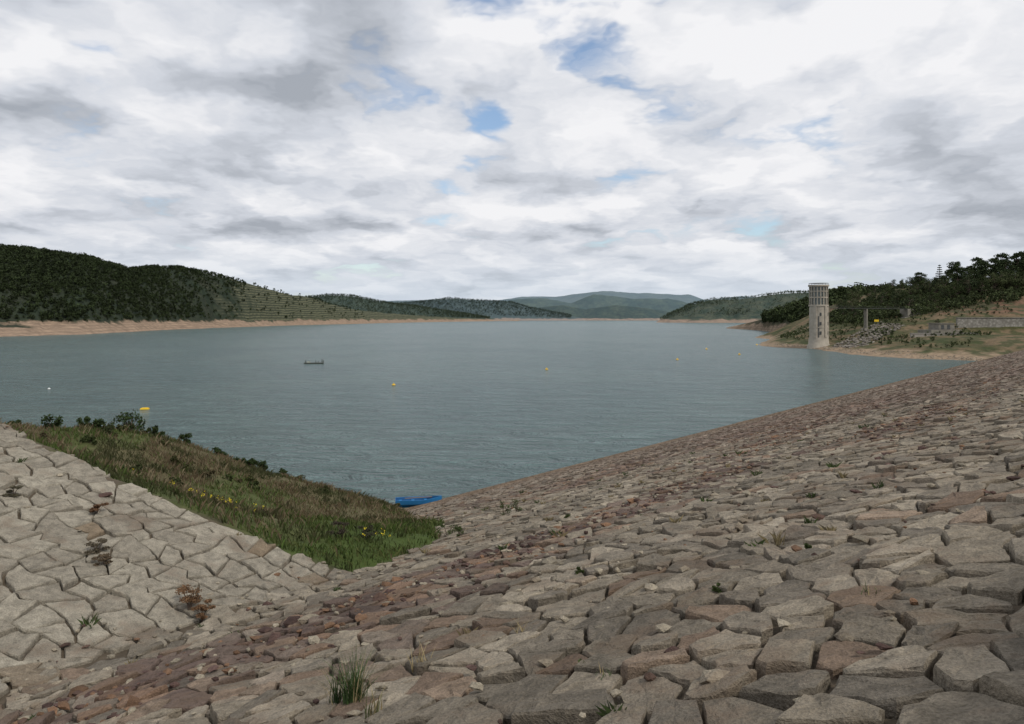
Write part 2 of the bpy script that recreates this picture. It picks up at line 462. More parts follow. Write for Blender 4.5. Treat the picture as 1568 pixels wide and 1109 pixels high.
class Hill:
    def __init__(s,T,amp=8,ns=.01,seed=0,beach=11,jf=40,ja=.06):
        s.T=np.array(T,float);s.amp=amp;s.ns=ns;s.seed=seed;s.b=beach;s.jf=jf;s.ja=ja
    def pos(s,k,t):
        T=s.T;ys=np.interp(k,T[:,0],T[:,1]);yt=np.interp(k,T[:,0],T[:,2]);zt=np.interp(k,T[:,0],T[:,3])
        ys=ys*(1+(fbm(k*s.jf,k*0+s.seed,s.seed+5,3)-.5)*s.ja)
        yt=np.maximum(yt,ys*1.02)
        y=ys+(yt-ys)*t
        bt=.22;bz=np.minimum(s.b,zt*.5)
        z=bz*np.clip(t/bt,-1,1)+(zt-bz)*np.sin(np.pi/2*np.clip((t-bt)/(1-bt),0,1))
        z=np.where(t<0,t*60,z)
        z=np.where(t>1,zt*(1-.5*(t-1)/.8),z)
        x=k*y
        nz=fbm(x*s.ns,y*s.ns,s.seed,5)-.5
        z=z+nz*2*s.amp*np.clip((t-bt)*2,0,1)*np.clip(zt/50,0,1)
        z=z+(fbm(x*s.ns*3,y*s.ns*3,s.seed+3,3)-.5)*3*np.clip(t*3,0,1)*np.clip(zt/20,0,1)
        return x,y,z
    def mesh(s,name,mat,nk=300,nt=50):
        k=np.linspace(s.T[0,0],s.T[-1,0],nk);t=np.concatenate([[-.3,-.1],np.linspace(0,1.8,nt)])
        K,TT=np.meshgrid(k,t);x,y,z=s.pos(K,TT)
        return grid_mesh(name,x,y,z,mat)
H_left=Hill([(-1.3,420,700,80),(-.913,560,900,98),(-.693,650,950,103),(-.648,680,960,101),(-.578,730,1000,92),(-.516,870,1150,88),(-.454,1060,1350,104),(-.419,1170,1450,103),(-.383,1280,1550,97),(-.339,1450,1700,88),(-.277,1750,2000,70),(-.224,2000,2250,49),(-.1625,2500,2750,32),(-.083,3200,3400,18),(0.01,4200,4300,6)],7,.006,2)
H_l2=Hill([(-.36,3000,3300,60),(-.28,3000,3400,112),(-.25,3000,3400,120),(-.215,3000,3400,112),(-.18,3100,3400,86),(-.127,3300,3500,70),(-.09,3500,3650,52),(-.05,3700,3800,26),(0,4000,4100,6)],8,.004,12,jf=12)
H_m=Hill([(-.22,4400,4700,90),(-.17,4400,4700,105),(-.127,4400,4700,112),(-.083,4400,4700,138),(-.055,4400,4700,132),(0,4500,4800,118),(.03,4600,4850,85),(.068,4700,4900,50),(.1,4800,4900,10)],14,.003,22,jf=10)
H_far=Hill([(-.45,6000,7200,170),(-.2,6000,7200,165),(-.16,6000,7200,178),(-.074,6000,7200,212),(-.02,6000,7200,196),(.014,6000,7200,228),(.06,6000,7200,215),(.1,6000,7200,258),(.135,6000,7200,278),(.17,6000,7200,256),(.217,6000,7200,240),(.24,6000,7200,246),(.262,6000,7200,190),(.3,6000,7200,215),(.37,6000,7200,225),(.6,6000,7200,200)],34,.0022,33,jf=6,ja=.02)
H_far2=Hill([(-.1,5200,5600,60),(0,5200,5600,140),(.045,5150,5600,170),(.08,5200,5600,140),(.11,5200,5600,185),(.16,5200,5600,160),(.21,5200,5600,175),(.25,5200,5600,120),(.32,5200,5600,110)],30,.003,37,jf=6,ja=.02)
H_fm=Hill([(-.02,4850,5050,10),(.03,4850,5050,80),(.07,4850,5050,105),(.1,4850,5050,75),(.14,4850,5050,112),(.18,4800,5050,85),(.22,4850,5050,45),(.25,4900,5050,10)],18,.004,39,jf=6,ja=.02)
H_r=Hill([(.195,2700,2750,2),(.217,2650,2900,36),(.244,2600,2950,72),(.27,2550,2950,86),(.305,2500,2950,88),(.34,2450,2950,104),(.38,2400,2950,116),(.403,2400,2950,120),(.456,2400,2950,125),(.6,2300,2900,140),(.9,2200,2800,140)],8,.005,42)
H_p=Hill([(.29,1180,1200,1),(.332,980,1060,13),(.35,880,970,19),(.376,790,900,26),(.403,735,860,31),(.429,700,830,38),(.456,690,810,42),(.491,680,800,43),(.535,670,780,42),(.588,660,770,44),(.6926,640,760,46),(.9,600,750,46)],3,.012,52,beach=8)
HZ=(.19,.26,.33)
sand=(.40,.285,.195)
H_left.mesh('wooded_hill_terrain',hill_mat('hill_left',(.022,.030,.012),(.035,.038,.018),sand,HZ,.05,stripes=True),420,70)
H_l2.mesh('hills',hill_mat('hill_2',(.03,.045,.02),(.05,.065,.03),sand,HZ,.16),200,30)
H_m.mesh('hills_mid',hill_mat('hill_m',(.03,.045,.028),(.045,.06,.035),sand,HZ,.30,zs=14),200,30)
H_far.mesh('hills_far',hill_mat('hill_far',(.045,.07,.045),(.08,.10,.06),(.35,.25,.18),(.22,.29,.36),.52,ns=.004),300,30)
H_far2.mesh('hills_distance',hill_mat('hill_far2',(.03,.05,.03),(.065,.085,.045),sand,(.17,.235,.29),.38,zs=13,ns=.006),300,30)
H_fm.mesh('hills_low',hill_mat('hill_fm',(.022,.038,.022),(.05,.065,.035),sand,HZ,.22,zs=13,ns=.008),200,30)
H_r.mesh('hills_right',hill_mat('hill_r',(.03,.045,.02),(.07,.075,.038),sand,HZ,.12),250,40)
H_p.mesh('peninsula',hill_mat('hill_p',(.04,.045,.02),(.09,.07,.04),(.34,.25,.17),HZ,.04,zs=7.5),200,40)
# ------------------------------------------------------------------ right bank
Bf=tps([(147,428,0),(158,405,0),(160,385,0),(158,360,0),(155,340,0),(164,302,0),(180,285,0),
 (167,440,3.4),(185,480,6),(189,400,6.6),(210,420,11.7),(171,370,2.6),(234,440,16.5),(174,320,2.9),(196,360,7.0),(220,380,8.6),(234,372,8.3),(249,360,8.2),
 (250,390,9.2),(277,390,9.2),(320,390,9.5),(350,390,10),(250,406,15.8),(277,406,16),(278,440,23),(297,470,30),(326,470,32),(270,480,23),(309,550,35),(237,520,19),(218,520,12),(205,520,8),(190,560,-2),
 (140,470,-4),(125,430,-5),(130,380,-5),(132,320,-5),(150,280,-5),(190,600,-5),(300,600,38),(400,600,42),(400,450,36),(400,350,12),(350,320,8),(230,300,4),(205,285,0),(300,330,7),(250,600,20),(320,406,17)],.05)
bx=np.arange(110,420,1.6);by=np.arange(262,620,1.6)
X,Y=np.meshgrid(bx,by)
def Bz(x,y): return Bf(x,y)+(fbm(x*.08,y*.08,61)-.5)*1.6+(fbm(x*.3,y*.3,62,3)-.5)*.8
Zb=Bz(X,Y)
dm=Dz(X,Y);Zb=np.where((wof(X,Y)>-3)&(uof(X,Y)<330),np.minimum(Zb,dm-.6),Zb)
n1=fbm(X*.05,Y*.05,65)[...,None];n2=fbm(X*.2,Y*.2,66)[...,None]
c=lerp(np.array([.065,.065,.027]),np.array([.15,.11,.065]),sstep(.40,.60,n1))
c=lerp(c,np.array([.04,.055,.02]),sstep(.47,.57,n2)*.75)
red=(sstep(17,20,Zb)*sstep(30,27,Zb))[...,None]
c=lerp(c,lerp(np.array([.16,.09,.058]),np.array([.07,.065,.035]),sstep(.42,.52,n2)),red*.8)
c=lerp(np.array([.27,.20,.135]),c,sstep(1.0,3.2,Zb+(n2[...,0]-.5)*4)[...,None])
grid_mesh('shore_bank',X,Y,Zb,attr_mat('bank_soil',.5,.4,.6,.5),c)
# ------------------------------------------------------------------ foliage
LM=attr_mat('foliage',1.5,0,0,0,.8)
BK=plain('bark',(.12,.09,.07),.95,4,.3)
def leaves(cen,rad,per,size,shell=.45,flat=1.0):
    cen=np.asarray(cen,float);rad=np.asarray(rad,float);n=len(cen)*per
    d=rng.normal(size=(n,3));d/=np.linalg.norm(d,axis=1)[:,None]
    r=rng.random(n)**shell
    C=np.repeat(cen,per,0);Rr=np.repeat(rad,per)
    P=C+d*(r*Rr)[:,None]*np.array([1,1,flat])
    a=rng.normal(size=(n,3))+d*.2;a/=np.linalg.norm(a,axis=1)[:,None]
    b=np.cross(a,rng.normal(size=(n,3)));b/=np.linalg.norm(b,axis=1)[:,None]
    s=(size*rng.uniform(.6,1.4,n))[:,None]
    q=np.stack([P-a*s,P+b*s*.6,P+a*s,P-b*s*.6],1)
    sh=rng.uniform(.6,1.35,n)
    return q.reshape(-1,3),np.repeat(sh,4)
def tube(pts,rads,seg=6):
    pts=[Vector(p) for p in pts];V=[];F=[]
    for i,p in enumerate(pts):
        d=(pts[min(i+1,len(pts)-1)]-pts[max(i-1,0)]).normalized()
        u=d.orthogonal().normalized();v=d.cross(u)
        for k in range(seg):
            a=k/seg*6.2832;V.append(tuple(p+(u*math.cos(a)+v*math.sin(a))*rads[i]))
    for i in range(len(pts)-1):
        for k in range(seg):
            k2=(k+1)%seg;F.append((i*seg+k,i*seg+k2,(i+1)*seg+k2,(i+1)*seg+k))
    return V,F
def tree_mesh(name,kind,H,seed,tint):
    random.seed(seed);V=[];F=[];mi=[];
    def addt(p,r):
        v,f=tube(p,r);o=len(V);V.extend(v);F.extend([tuple(i+o for i in q) for q in f])
    lean=random.uniform(-.05,.05)
    cen=[];rad=[]
    if kind=='pine':
        th=H*.9
        addt([(lean*z,0,z) for z in (-1,H*.3,H*.6,th)],[H*.025,H*.02,H*.014,H*.005])
        for i in range(20):
            z=H*random.uniform(.38,.9);a=random.random()*6.28;l=H*random.uniform(.14,.28)*(1.15-(z/H-.42)*.9)
            e=(math.cos(a)*l,math.sin(a)*l,z+l*random.uniform(.1,.45))
            addt([(lean*z,0,z),(e[0]*.5,e[1]*.5,z+l*.08),e],[H*.009,H*.006,H*.003])
            cen.append(e);rad.append(H*random.uniform(.08,.13))
            cen.append((e[0]*.55,e[1]*.55,e[2]+H*.02));rad.append(H*random.uniform(.07,.11))
        cen.append((0,0,H*.93));rad.append(H*.09);per=60;fl=.6;size=H*.022
    elif kind=='conifer':
        addt([(0,0,z) for z in (-1,H*.5,H)],[H*.022,H*.013,H*.003])
        z=H*.18
        while z<H*.98:
            l=H*.2*(1-z/H)**.8+.2
            nb=6;a0=random.random()*6
            for j in range(nb):
                a=a0+j*6.28/nb+random.uniform(-.2,.2)
                e=(math.cos(a)*l,math.sin(a)*l,z+l*.1);addt([(0,0,z),e],[H*.005,H*.002])
                for t in(.5,.95):cen.append((e[0]*t,e[1]*t,z+l*.1*t));rad.append(l*.22+.15)
            z+=H*.065
        per=18;fl=.45;size=H*.014
    else:
        addt([(lean*z,0,z) for z in (-1,H*.2,H*.45,H*.7)],[H*.03,H*.025,H*.016,H*.006])
        for i in range(18):
            z=H*random.uniform(.18,.6);a=random.random()*6.28
            el=random.uniform(.0,1.2);l=H*random.uniform(.22,.42)
            e=(math.cos(a)*math.cos(el)*l,math.sin(a)*math.cos(el)*l,min(z+math.sin(el)*l,H*.92))
            addt([(lean*z,0,z),(e[0]*.5,e[1]*.5,(z+e[2])/2+.1),e],[H*.012,H*.008,H*.004])
            cen.append(e);rad.append(H*random.uniform(.10,.17))
        per=80;fl=.8;size=H*.022
    nv=len(V);q,sh=leaves(cen,rad,per,size,flat=fl)
    nl=len(q)//4
    allV=np.concatenate([np.array(V),q]);cnt=[4]*(len(F)+nl)
    lp=np.concatenate([np.array(F).ravel(),np.arange(nl*4)+nv])
    col=np.concatenate([np.full((nv,3),.1),np.array(tint)[None]*sh[:,None]])
    return np_mesh(name,allV,cnt,lp,[BK,LM],col,False,[0]*len(F)+[1]*nl,link=False)
pine=[tree_mesh('pine_mesh','pine',16,100+i,(.036,.052,.02)) for i in range(3)]
con=tree_mesh('conifer_mesh','conifer',18,200,(.05,.07,.04))
bro=[tree_mesh('broad_mesh','b',11,300+i,t) for i,t in enumerate(((.05,.068,.022),(.04,.056,.019),(.065,.078,.032),(.035,.05,.02)))]
def place(name,me,x,y,s,z=None):
    o=bpy.data.objects.new(name,me);COL.objects.link(o)
    o.location=(x,y,float(Bz(np.array(x*1.),np.array(y*1.)))-.3 if z is None else z);o.scale=(s,s,s*random.uniform(.92,1.08));o.rotation_euler=(0,0,random.random()*6.28)
random.seed(5)
place('norfolk_pine_tree',con,.578*515,515,1.25)
for k,d,s in ((.603,500,1.4),(.618,520,1.25),(.64,500,1.3),(.655,515,1.35),(.668,495,1.35),(.683,510,1.5),(.70,500,1.45),(.716,505,1.35),(.74,495,1.4),(.63,540,1.3),(.66,545,1.4),(.69,540,1.5),(.76,520,1.4),(.552,560,.9),(.59,545,1.05)):
    place('pine_tree',random.choice(pine),k*d,d,s)
for i in range(120):
    k=random.uniform(.565,.78);d=random.uniform(470,535)
    place('broadleaf_tree',random.choice(bro),k*d,d,random.uniform(.75,1.45))
for i in range(75):
    k=random.uniform(.445,.58);d=random.uniform(470,600)
    if .445*d>190:place('broadleaf_tree',random.choice(bro),k*d,d,random.uniform(.6,1.15))
for k,d,s in ((.548,455,.45),(.563,460,.6),(.575,450,.5),(.59,470,.55),(.61,462,.5),(.635,455,.4),(.60,458,.4),(.57,468,.6),(.545,408,.3),(.575,402,.35),(.60,392,.28),(.553,398,.22),(.612,388,.25)):
    place('broadleaf_tree',random.choice(bro),k*d,d,s)
def forest(name,P,Hh,tint,per=36,vary=.35,leaf=.13):
    n=len(P);base=[]
    for v in range(6):
        cen=[(random.uniform(-.2,.2),random.uniform(-.2,.2),random.uniform(.3,.8)) for _ in range(5)]
        q,sh=leaves(cen,[random.uniform(.2,.32) for _ in cen],max(2,per//5),leaf)
        base.append((q,sh))
    m=min(len(b[0]) for b in base)
    B=np.stack([b[0][:m] for b in base]);Sx=np.stack([b[1][:m] for b in base])
    vi=rng.integers(0,6,n);th=rng.random(n)*6.28;c,s=np.cos(th)[:,None],np.sin(th)[:,None]
    v=B[vi];x=v[...,0]*c-v[...,1]*s;y=v[...,0]*s+v[...,1]*c
    v=np.stack([x,y,v[...,2]],-1)*Hh[:,None,None]+P[:,None]
    sh=Sx[vi]*rng.uniform(1-vary,1+vary,n)[:,None]
    col=np.array(tint)[None,None]*sh[...,None]
    tot=n*m
    return np_mesh(name,v.reshape(-1,3),np.full(tot//4,4),np.arange(tot),LM,col.reshape(-1,3))
def scat(hill,n,k0,k1,t0,t1,dens=None):
    k=rng.uniform(k0,k1,n);t=rng.uniform(t0,t1,n);x,y,z=hill.pos(k,t)
    keep=(z>9.5)
    if dens is not None:keep&=rng.random(n)<dens(k,t,x,y,z)
    return np.stack([x,y,z-.8],-1)[keep]
P=scat(H_left,17000,-1.1,-.2,.22,1.15,lambda k,t,x,y,z:np.where(k<-.42,1,np.where(k<-.36,.4,.10))*np.clip((z-9)/7,.12,1)*(.45+.55*sstep(.40,.52,fbm(x*.01,y*.01,71)+.12*(k<-.5))))
forest('distant_forest',P,rng.uniform(4,9.5,len(P)),(.028,.040,.015),36,.4)
P=scat(H_p,3400,.34,.9,.2,1.2,lambda k,t,x,y,z:sstep(8,12,z))
forest('peninsula_forest',P,rng.uniform(6,13,len(P)),(.04,.055,.02),60)
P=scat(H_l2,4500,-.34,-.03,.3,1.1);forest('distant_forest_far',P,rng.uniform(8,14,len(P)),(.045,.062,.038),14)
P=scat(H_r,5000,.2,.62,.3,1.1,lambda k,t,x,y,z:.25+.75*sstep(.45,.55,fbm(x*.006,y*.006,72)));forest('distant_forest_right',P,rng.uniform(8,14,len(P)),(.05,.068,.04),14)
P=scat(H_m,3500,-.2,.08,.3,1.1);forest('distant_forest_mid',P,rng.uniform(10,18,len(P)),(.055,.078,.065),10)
n=7500;x=rng.uniform(150,380,n);y=rng.uniform(290,560,n);z=Bz(x,y)
k=(z>3.5)&(wof(x,y)<-8)&(rng.random(n)<np.where((z>26)|((y>440)&(z>12)),.95,np.where(z>16,.6,.2+.5*sstep(.45,.6,fbm(x*.06,y*.06,68)))))&~((x>205)&(x<340)&(y>376)&(y<412))
P=np.stack([x,y,z-.2],-1)[k];forest('bank_shrubs',P,rng.uniform(.8,2.6,len(P))*np.where((P[:,2]>24)|((P[:,1]>440)&(P[:,2]>12)),2.4,1),(.048,.062,.023),40)
# ------------------------------------------------------------------ grass
def blades(name,x,y,z,h,wd,col,lean=.4):
    n=len(x);a=rng.random(n)*6.28;dx,dy=np.cos(a)*wd/2,np.sin(a)*wd/2
    lx,ly=rng.normal(0,lean,n)*h,rng.normal(0,lean,n)*h
    v=np.stack([np.stack([x-dx,y-dy,z-.03],-1),np.stack([x+dx,y+dy,z-.03],-1),np.stack([x+lx*.35+dx*.6,y+ly*.35+dy*.6,z+h*.6],-1),np.stack([x+lx,y+ly,z+h],-1)],1)
    return np_mesh(name,v.reshape(-1,3),np.full(n,4),np.arange(4*n),LM,np.repeat(col,4,0))
n=240000
y=rng.uniform(17,66,n);x=rng.uniform(-42,1,n)
gz=G(x,y);k=(y>yE(x)+.05)&(gz>Dz(x,y)-.02)&(gz>.5)
x,y,gz=x[k],y[k],gz[k]
cl=fbm(x*1.1,y*1.1,81);k=rng.random(len(x))<sstep(.3,.55,cl)+.25;x,y,gz,cl=x[k],y[k],gz[k],cl[k]
n=len(x);gr=greenness(x,y,gz);isg=rng.random(n)<gr*.9+.08
cg=lerp(np.array([.055,.095,.02]),np.array([.10,.11,.04]),rng.random(n)[:,None])*(.6+.7*rng.random(n))[:,None];ybrown=lerp(np.array([.10,.072,.042]),np.array([.23,.19,.12]),rng.random(n)[:,None]**1.8)
c=np.where(isg[:,None],cg,ybrown)
c=lerp(c,np.array([.035,.045,.016]),(sstep(.52,.64,fbm(x*.5,y*.5,83))*.8)[:,None])
h=np.where(isg,.13,.19)*rng.uniform(.5,1.6,n)*(.6+cl)
blades('meadow_grass',x,y,gz,h,rng.uniform(.02,.045,n),c)
# small weeds rooted in the joints between the stones
nc=150;wc=rng.uniform(20,47,nc);uc=rng.uniform(0,40,nc);xc,yc=xy_uw(uc,wc)
kk=(yc>4)&(np.abs(xc)<.8*yc+1)&~((yc>yE(xc))&(Gf(xc,yc)>Dz(xc,yc)));xc,yc=xc[kk],yc[kk];rep=22
x=np.repeat(xc,rep)+rng.normal(0,.035,len(xc)*rep);y=np.repeat(yc,rep)+rng.normal(0,.035,len(xc)*rep)
hs=np.repeat(rng.uniform(.04,.16,len(xc)),rep)*rng.uniform(.5,1.2,len(x));dryc=np.repeat(rng.random(len(xc))<.4,rep)
c=np.where(dryc[:,None],np.array([.22,.18,.10]),np.array([.055,.08,.028]))*rng.uniform(.6,1.3,len(x))[:,None]
blades('joint_weeds',x,y,surf(x,y)-.03,hs+.03,rng.uniform(.005,.012,len(x)),c,.5)
fx=np.concatenate([rng.normal(-8.0,.45,16),rng.normal(-3.8,.25,9),rng.normal(-9.3,.9,9)]);fy=np.concatenate([rng.normal(20.6,.4,16),rng.normal(21.2,.3,9),rng.normal(21.5,.6,9)])
fy=np.maximum(fy,yE(fx)+.35)
q,_=leaves(np.stack([fx,fy,G(fx,fy)+.3],-1),np.full(len(fx),.05),5,.022)
np_mesh('yellow_wildflowers',q,np.full(len(q)//4,4),np.arange(len(q)),plain('yellow_petals',(.6,.48,.03)))
def bush(name,x,y,z,r,tint,per=90,n=9,leaf=.05,stems=True,flat=.9):
    random.seed(int(abs(x*31+y*17)));cen=[];V=[];F=[]
    for i in range(n):
        a=random.random()*6.28;l=r*random.uniform(.1,.8);zz=r*random.uniform(.3,1.3)
        e=(math.cos(a)*l,math.sin(a)*l,zz);cen.append(e)
        v,f=tube([(0,0,-.1),(e[0]*.4,e[1]*.4,e[2]*.6),e],[.03*r+.005,.02*r,.006],5);o=len(V);V+=v;F+=[tuple(i+o for i in q) for q in f]
    q,sh=leaves(cen,[r*random.uniform(.25,.45) for _ in cen],per,leaf,flat=flat);nv=len(V);nl=len(q)//4
    o=np_mesh(name,np.concatenate([np.array(V),q]),[4]*(len(F)+nl),np.concatenate([np.array(F).ravel(),np.arange(4*nl)+nv]),[BK,LM],np.concatenate([np.full((nv,3),.1),np.array(tint)[None]*sh[:,None]]),False,[0]*len(F)+[1]*nl)
    o.location=(x,y,z)
def Gp(x,y): return float(G(np.array([x*1.]),np.array([y*1.]))[0])
gt=(.035,.055,.018)
for x,y,r in ((-22.5,36.2,.6),(-20.5,36.5,.4),(-19.6,38,.9),(-18.6,38.6,.45),(-24.2,36,.4),(-23.6,35,.35),(-17.5,39.5,.45),(-16,40.5,.45),(-15,41,.4),(-14.2,42,.5),(-13.6,43.5,.45),(-13.2,45.5,.4),(-12.8,47.5,.4),(-12.5,50,.4),(-11.9,54,.35),(-11,58,.35),(-21.5,37.2,.5),(-14.6,41.3,.4),(-13.4,44.6,.4)):
    bush('shrub',x,y,Gp(x,y)-.1,r,gt,per=70,leaf=.06)
for i in range(75):
    y=random.uniform(29,54);x=-13.5-(45-y)*.28+random.uniform(-4.5,4.5)
    if Gp(x,y)>Dz(x,y)+.4:bush('low_scrub',x,y,Gp(x,y)-.15,random.uniform(.2,.45),random.choice([(.04,.05,.018),(.055,.06,.022),(.09,.075,.04),(.045,.06,.02)]),per=50,n=6,leaf=.05)
for x,y,r,t in ((-4.9,21.3,.4,(.05,.04,.03)),(-4.2,21.6,.35,(.05,.05,.03)),(-6.45,14.8,.36,(.17,.10,.055)),(-6.1,14.6,.25,(.17,.10,.055)),(-8.9,15.9,.25,(.12,.1,.07)),(-8.6,15.5,.2,(.12,.09,.06)),(-9.8,17.5,.22,(.14,.08,.045)),(-11.6,17.2,.2,(.1,.09,.06))):
    bush('dry_weed',x,y,(float(surf(np.array([x]),np.array([y]))[0]) if y<18 else Gp(x,y))-.05,r,t,per=150,n=9,leaf=.018,flat=.35)
for x,y,r in ((-.3,27.5,.35),(.2,27.9,.3),(2.2,7.9,.07),(.6,6.3,.06),(1.0,11.,.08),(3.6,9.,.07),(-2.1,24,.3),(-1.6,22.5,.25),(1.5,20,.12)):
    bush('green_weed',x,y,float(Dz(x,y))-.02,r,(.055,.075,.025),per=60,n=7,leaf=.012+.03*r,flat=.7)
def tuft(name,x0,y0,n,H,tint,dry=.2):
    V=[];F=[];C=[]
    z0=float(surf(np.array([x0]),np.array([y0]))[0])-.05
    for i in range(n):
        a=random.random()*6.28;l=H*random.uniform(.5,1.15);sp=random.uniform(.1,.75);w=random.uniform(.004,.008)
        ox,oy=random.gauss(0,.04),random.gauss(0,.04)
        c=np.array(tint)*random.uniform(.6,1.4) if random.random()>dry else np.array((.3,.24,.13))
        b=len(V)
        for s in range(5):
            t=s/4;r=sp*l*t**1.6;zz=l*(t-.35*sp*t*t);ww=w*(1-t*.95)
            px,py=x0+ox+math.cos(a)*r,y0+oy+math.sin(a)*r
            V.append((px-math.sin(a)*ww,py+math.cos(a)*ww,z0+zz));V.append((px+math.sin(a)*ww,py-math.cos(a)*ww,z0+zz));C+=[c,c]
        for s in range(4):F.append((b+2*s,b+2*s+1,b+2*s+3,b+2*s+2))
    np_mesh(name,V,[4]*len(F),np.array(F).ravel(),LM,np.array(C))
random.seed(3)
tuft('grass_tuft',-1.47,6.9,170,.55,(.05,.085,.028),.15)
tuft('grass_tuft',-1.65,7.0,60,.4,(.05,.085,.03),.2)
tuft('grass_tuft',-1.2,6.4,30,.3,(.10,.11,.05),.5)
tuft('grass_tuft',-.95,7.6,25,.3,(.2,.17,.1),.8)
tuft('grass_tuft',.75,5.9,25,.14,(.05,.08,.03),.2)
tuft('grass_tuft',.1,8.2,20,.2,(.2,.17,.1),.9)
tuft('grass_tuft',3.2,6.6,20,.15,(.06,.09,.03),.2)
# ------------------------------------------------------------------ intake tower
tc=plain('tower_concrete',(.38,.34,.28),.9,.35,.3)
td=plain('tower_dark',(.05,.055,.055),.4,1,.2,.5)
tg=plain('tower_glazing',(.13,.15,.14),.25,1,.2,.6)
tm=plain('metal_grey',(.14,.14,.14),.5,1,.1,.5)
T=empty('intake_tower',(165,398,0))
lathe('base_footing',[(5.9,-6),(5.9,1.6),(5.2,2.6),(5.0,6)],tc,48,T)
lathe('shaft',[(4.7,6),(4.7,22.8)],tc,48,T,caps=False)
lathe('lower_ring',[(4.9,11.2),(4.9,11.7)],tc,48,T)
lathe('gallery_floor',[(5.1,22.8),(5.1,23.6)],tc,48,T)
lathe('glazed_drum',[(4.25,23.6),(4.25,33.4)],tg,48,T,caps=False)
for i in range(18):
    a=i/18*6.2832
    box('column_%d'%i,(4.62*math.cos(a),4.62*math.sin(a),28.5),(.42,.42,9.8),tc,T,a)
lathe('mid_ring',[(4.75,27.2),(4.75,27.8)],tc,48,T)
lathe('upper_ring',[(4.7,30.6),(4.7,31.0)],tc,48,T)
lathe('roof_slab',[(5.3,33.4),(5.3,34.3)],tc,48,T)
lathe('roof_railing',[(5.0,35.1),(5.0,35.2)],tm,48,T)
for i in range(16):
    a=i/16*6.2832;box('rail_post_%d'%i,(5*math.cos(a),5*math.sin(a),34.75),(.08,.08,.9),tm,T,a)
for a in (-1.15,-2.3,-.1):
    box('pilaster',(4.75*math.cos(a),4.75*math.sin(a),14.4),(.9,1.3,16.8),tc,T,a)
for z in (8.5,13.5,18.5):
    for a in (-1.75,-.6):
        box('shaft_window',(4.72*math.cos(a),4.72*math.sin(a),z),(.25,.9,1.7),td,T,a)
box('gauge_board',(4.74*math.cos(-1.95),4.74*math.sin(-1.95),10),(.12,.5,15),td,T,-1.95)
B=empty('access_footbridge',(0,0,0))
BS=plain('bridge_steel',(.045,.05,.045),.7)
p0=np.array([169.6,401]);p1=np.array([236,441]);dd=p1-p0;Lb=np.linalg.norm(dd);ang=math.atan2(dd[1],dd[0]);mid=(p0+p1)/2
box('deck',(mid[0],mid[1],21.9),(Lb,2.0,.35),BS,B,ang)
nrm=np.array([-math.sin(ang),math.cos(ang)])
for sd in(-1.0,1.0):
    for hgt in(.5,1.0):
        box('handrail',(mid[0]+nrm[0]*sd,mid[1]+nrm[1]*sd,22.1+hgt),(Lb,.05,.05),BS,B,ang)
q=p0+dd*.47
box('pier',(q[0],q[1],15.5),(1.1,1.8,12.4),CW,B,ang)
A=empty('bridge_abutment',(237,443,0))
box('block',(0,0,18.3),(8,5,7.0),CW,A,ang,.1);box('wing_wall',(7,1,17),(6,4,5.0),CW,A,ang+.1,.1);box('ledge',(-1,-3.5,16.5),(12,2,1),CW,A,ang,.05)
Yl=plain('yellow_paint',(.7,.47,.02),.5,2,.05)
def sign(x,y,w,h,z):
    s=empty('warning_sign',(x,y,float(Bz(np.array(x*1.),np.array(y*1.)))))
    box('panel',(0,0,z),(w,.15,h),Yl,s)
    for q in(-w*.35,w*.35):box('post',(q,.14,z/2-.5),(.15,.12,z+h+1),tm,s)
sign(208,422,2.6,1.2,3.6)
Hs=empty('valve_house',(222,384,0))
rz=.25
box('plinth',(0,0,9.3),(19,9,2.2),CW,Hs,rz,.05)
box('walls',(1,0,12.0),(10,6.6,3.2),CW,Hs,rz,.05)
box('roof',(1,0,13.75),(11,7.4,.3),CW,Hs,rz,.03)
for q in(-2.6,1.2):box('opening',(1+q*math.cos(rz)+3.32*math.sin(rz),q*math.sin(rz)-3.32*math.cos(rz),11.8),(1.8,.12,2.2),td,Hs,rz)
for q in range(-6,7):
    box('rail_post',(q*1.4*math.cos(rz)+4.3*math.sin(rz),q*1.4*math.sin(rz)-4.3*math.cos(rz),10.9),(.1,.1,1.1),tm,Hs,rz)
box('rail',(4.3*math.sin(rz),-4.3*math.cos(rz),11.4),(18.5,.1,.1),tm,Hs,rz)
def wall_mat():
    m,N,L,b=newmat('wall_stone',.9,.2);p=geo_pos(N)
    v=N.new('ShaderNodeTexVoronoi');v.inputs['Scale'].default_value=.8;L.new(p,v.inputs['Vector'])
    c=mixc(N,L,maprange(N,L,noise(N,L,p,.6,5,.6),.35,.65,0,1),(.24,.23,.205),(.38,.36,.325))
    c=mixc(N,L,maprange(N,L,v.outputs['Distance'],.1,.7,0,.7),c,(.13,.12,.10));L.new(c,b.inputs['Base Color']);return m
wm=wall_mat()
Wl=empty('retaining_wall',(0,0,0))
box('wall',(292,397,12.5),(108,1.2,8),wm,Wl,.02,.1);box('coping',(292,396.9,16.7),(108.4,1.7,.4),CW,Wl,.02)
W2=empty('terrace_wall',(0,0,0))
box('wall',(214,366,7.6),(36,1,2.4),CM,W2,.12,.05);box('coping',(214,365.9,8.95),(36.4,1.4,.3),CM,W2,.12)
n=1500;x=rng.uniform(166,218,n);y=rng.uniform(364,436,n);z=Bz(x,y)
tt=(x-168)/46;k=(np.abs((y-368)/64-tt*.8-.05)<.24)&(z>.5);x,y,z=x[k],y[k],z[k];n=len(x)
rocks('rock_pile',np.stack([x,y,z+.2],-1),rng.uniform(.35,1.1,n),np.array([.265,.24,.205])*(.45+.7*rng.random(n))[:,None],SM)
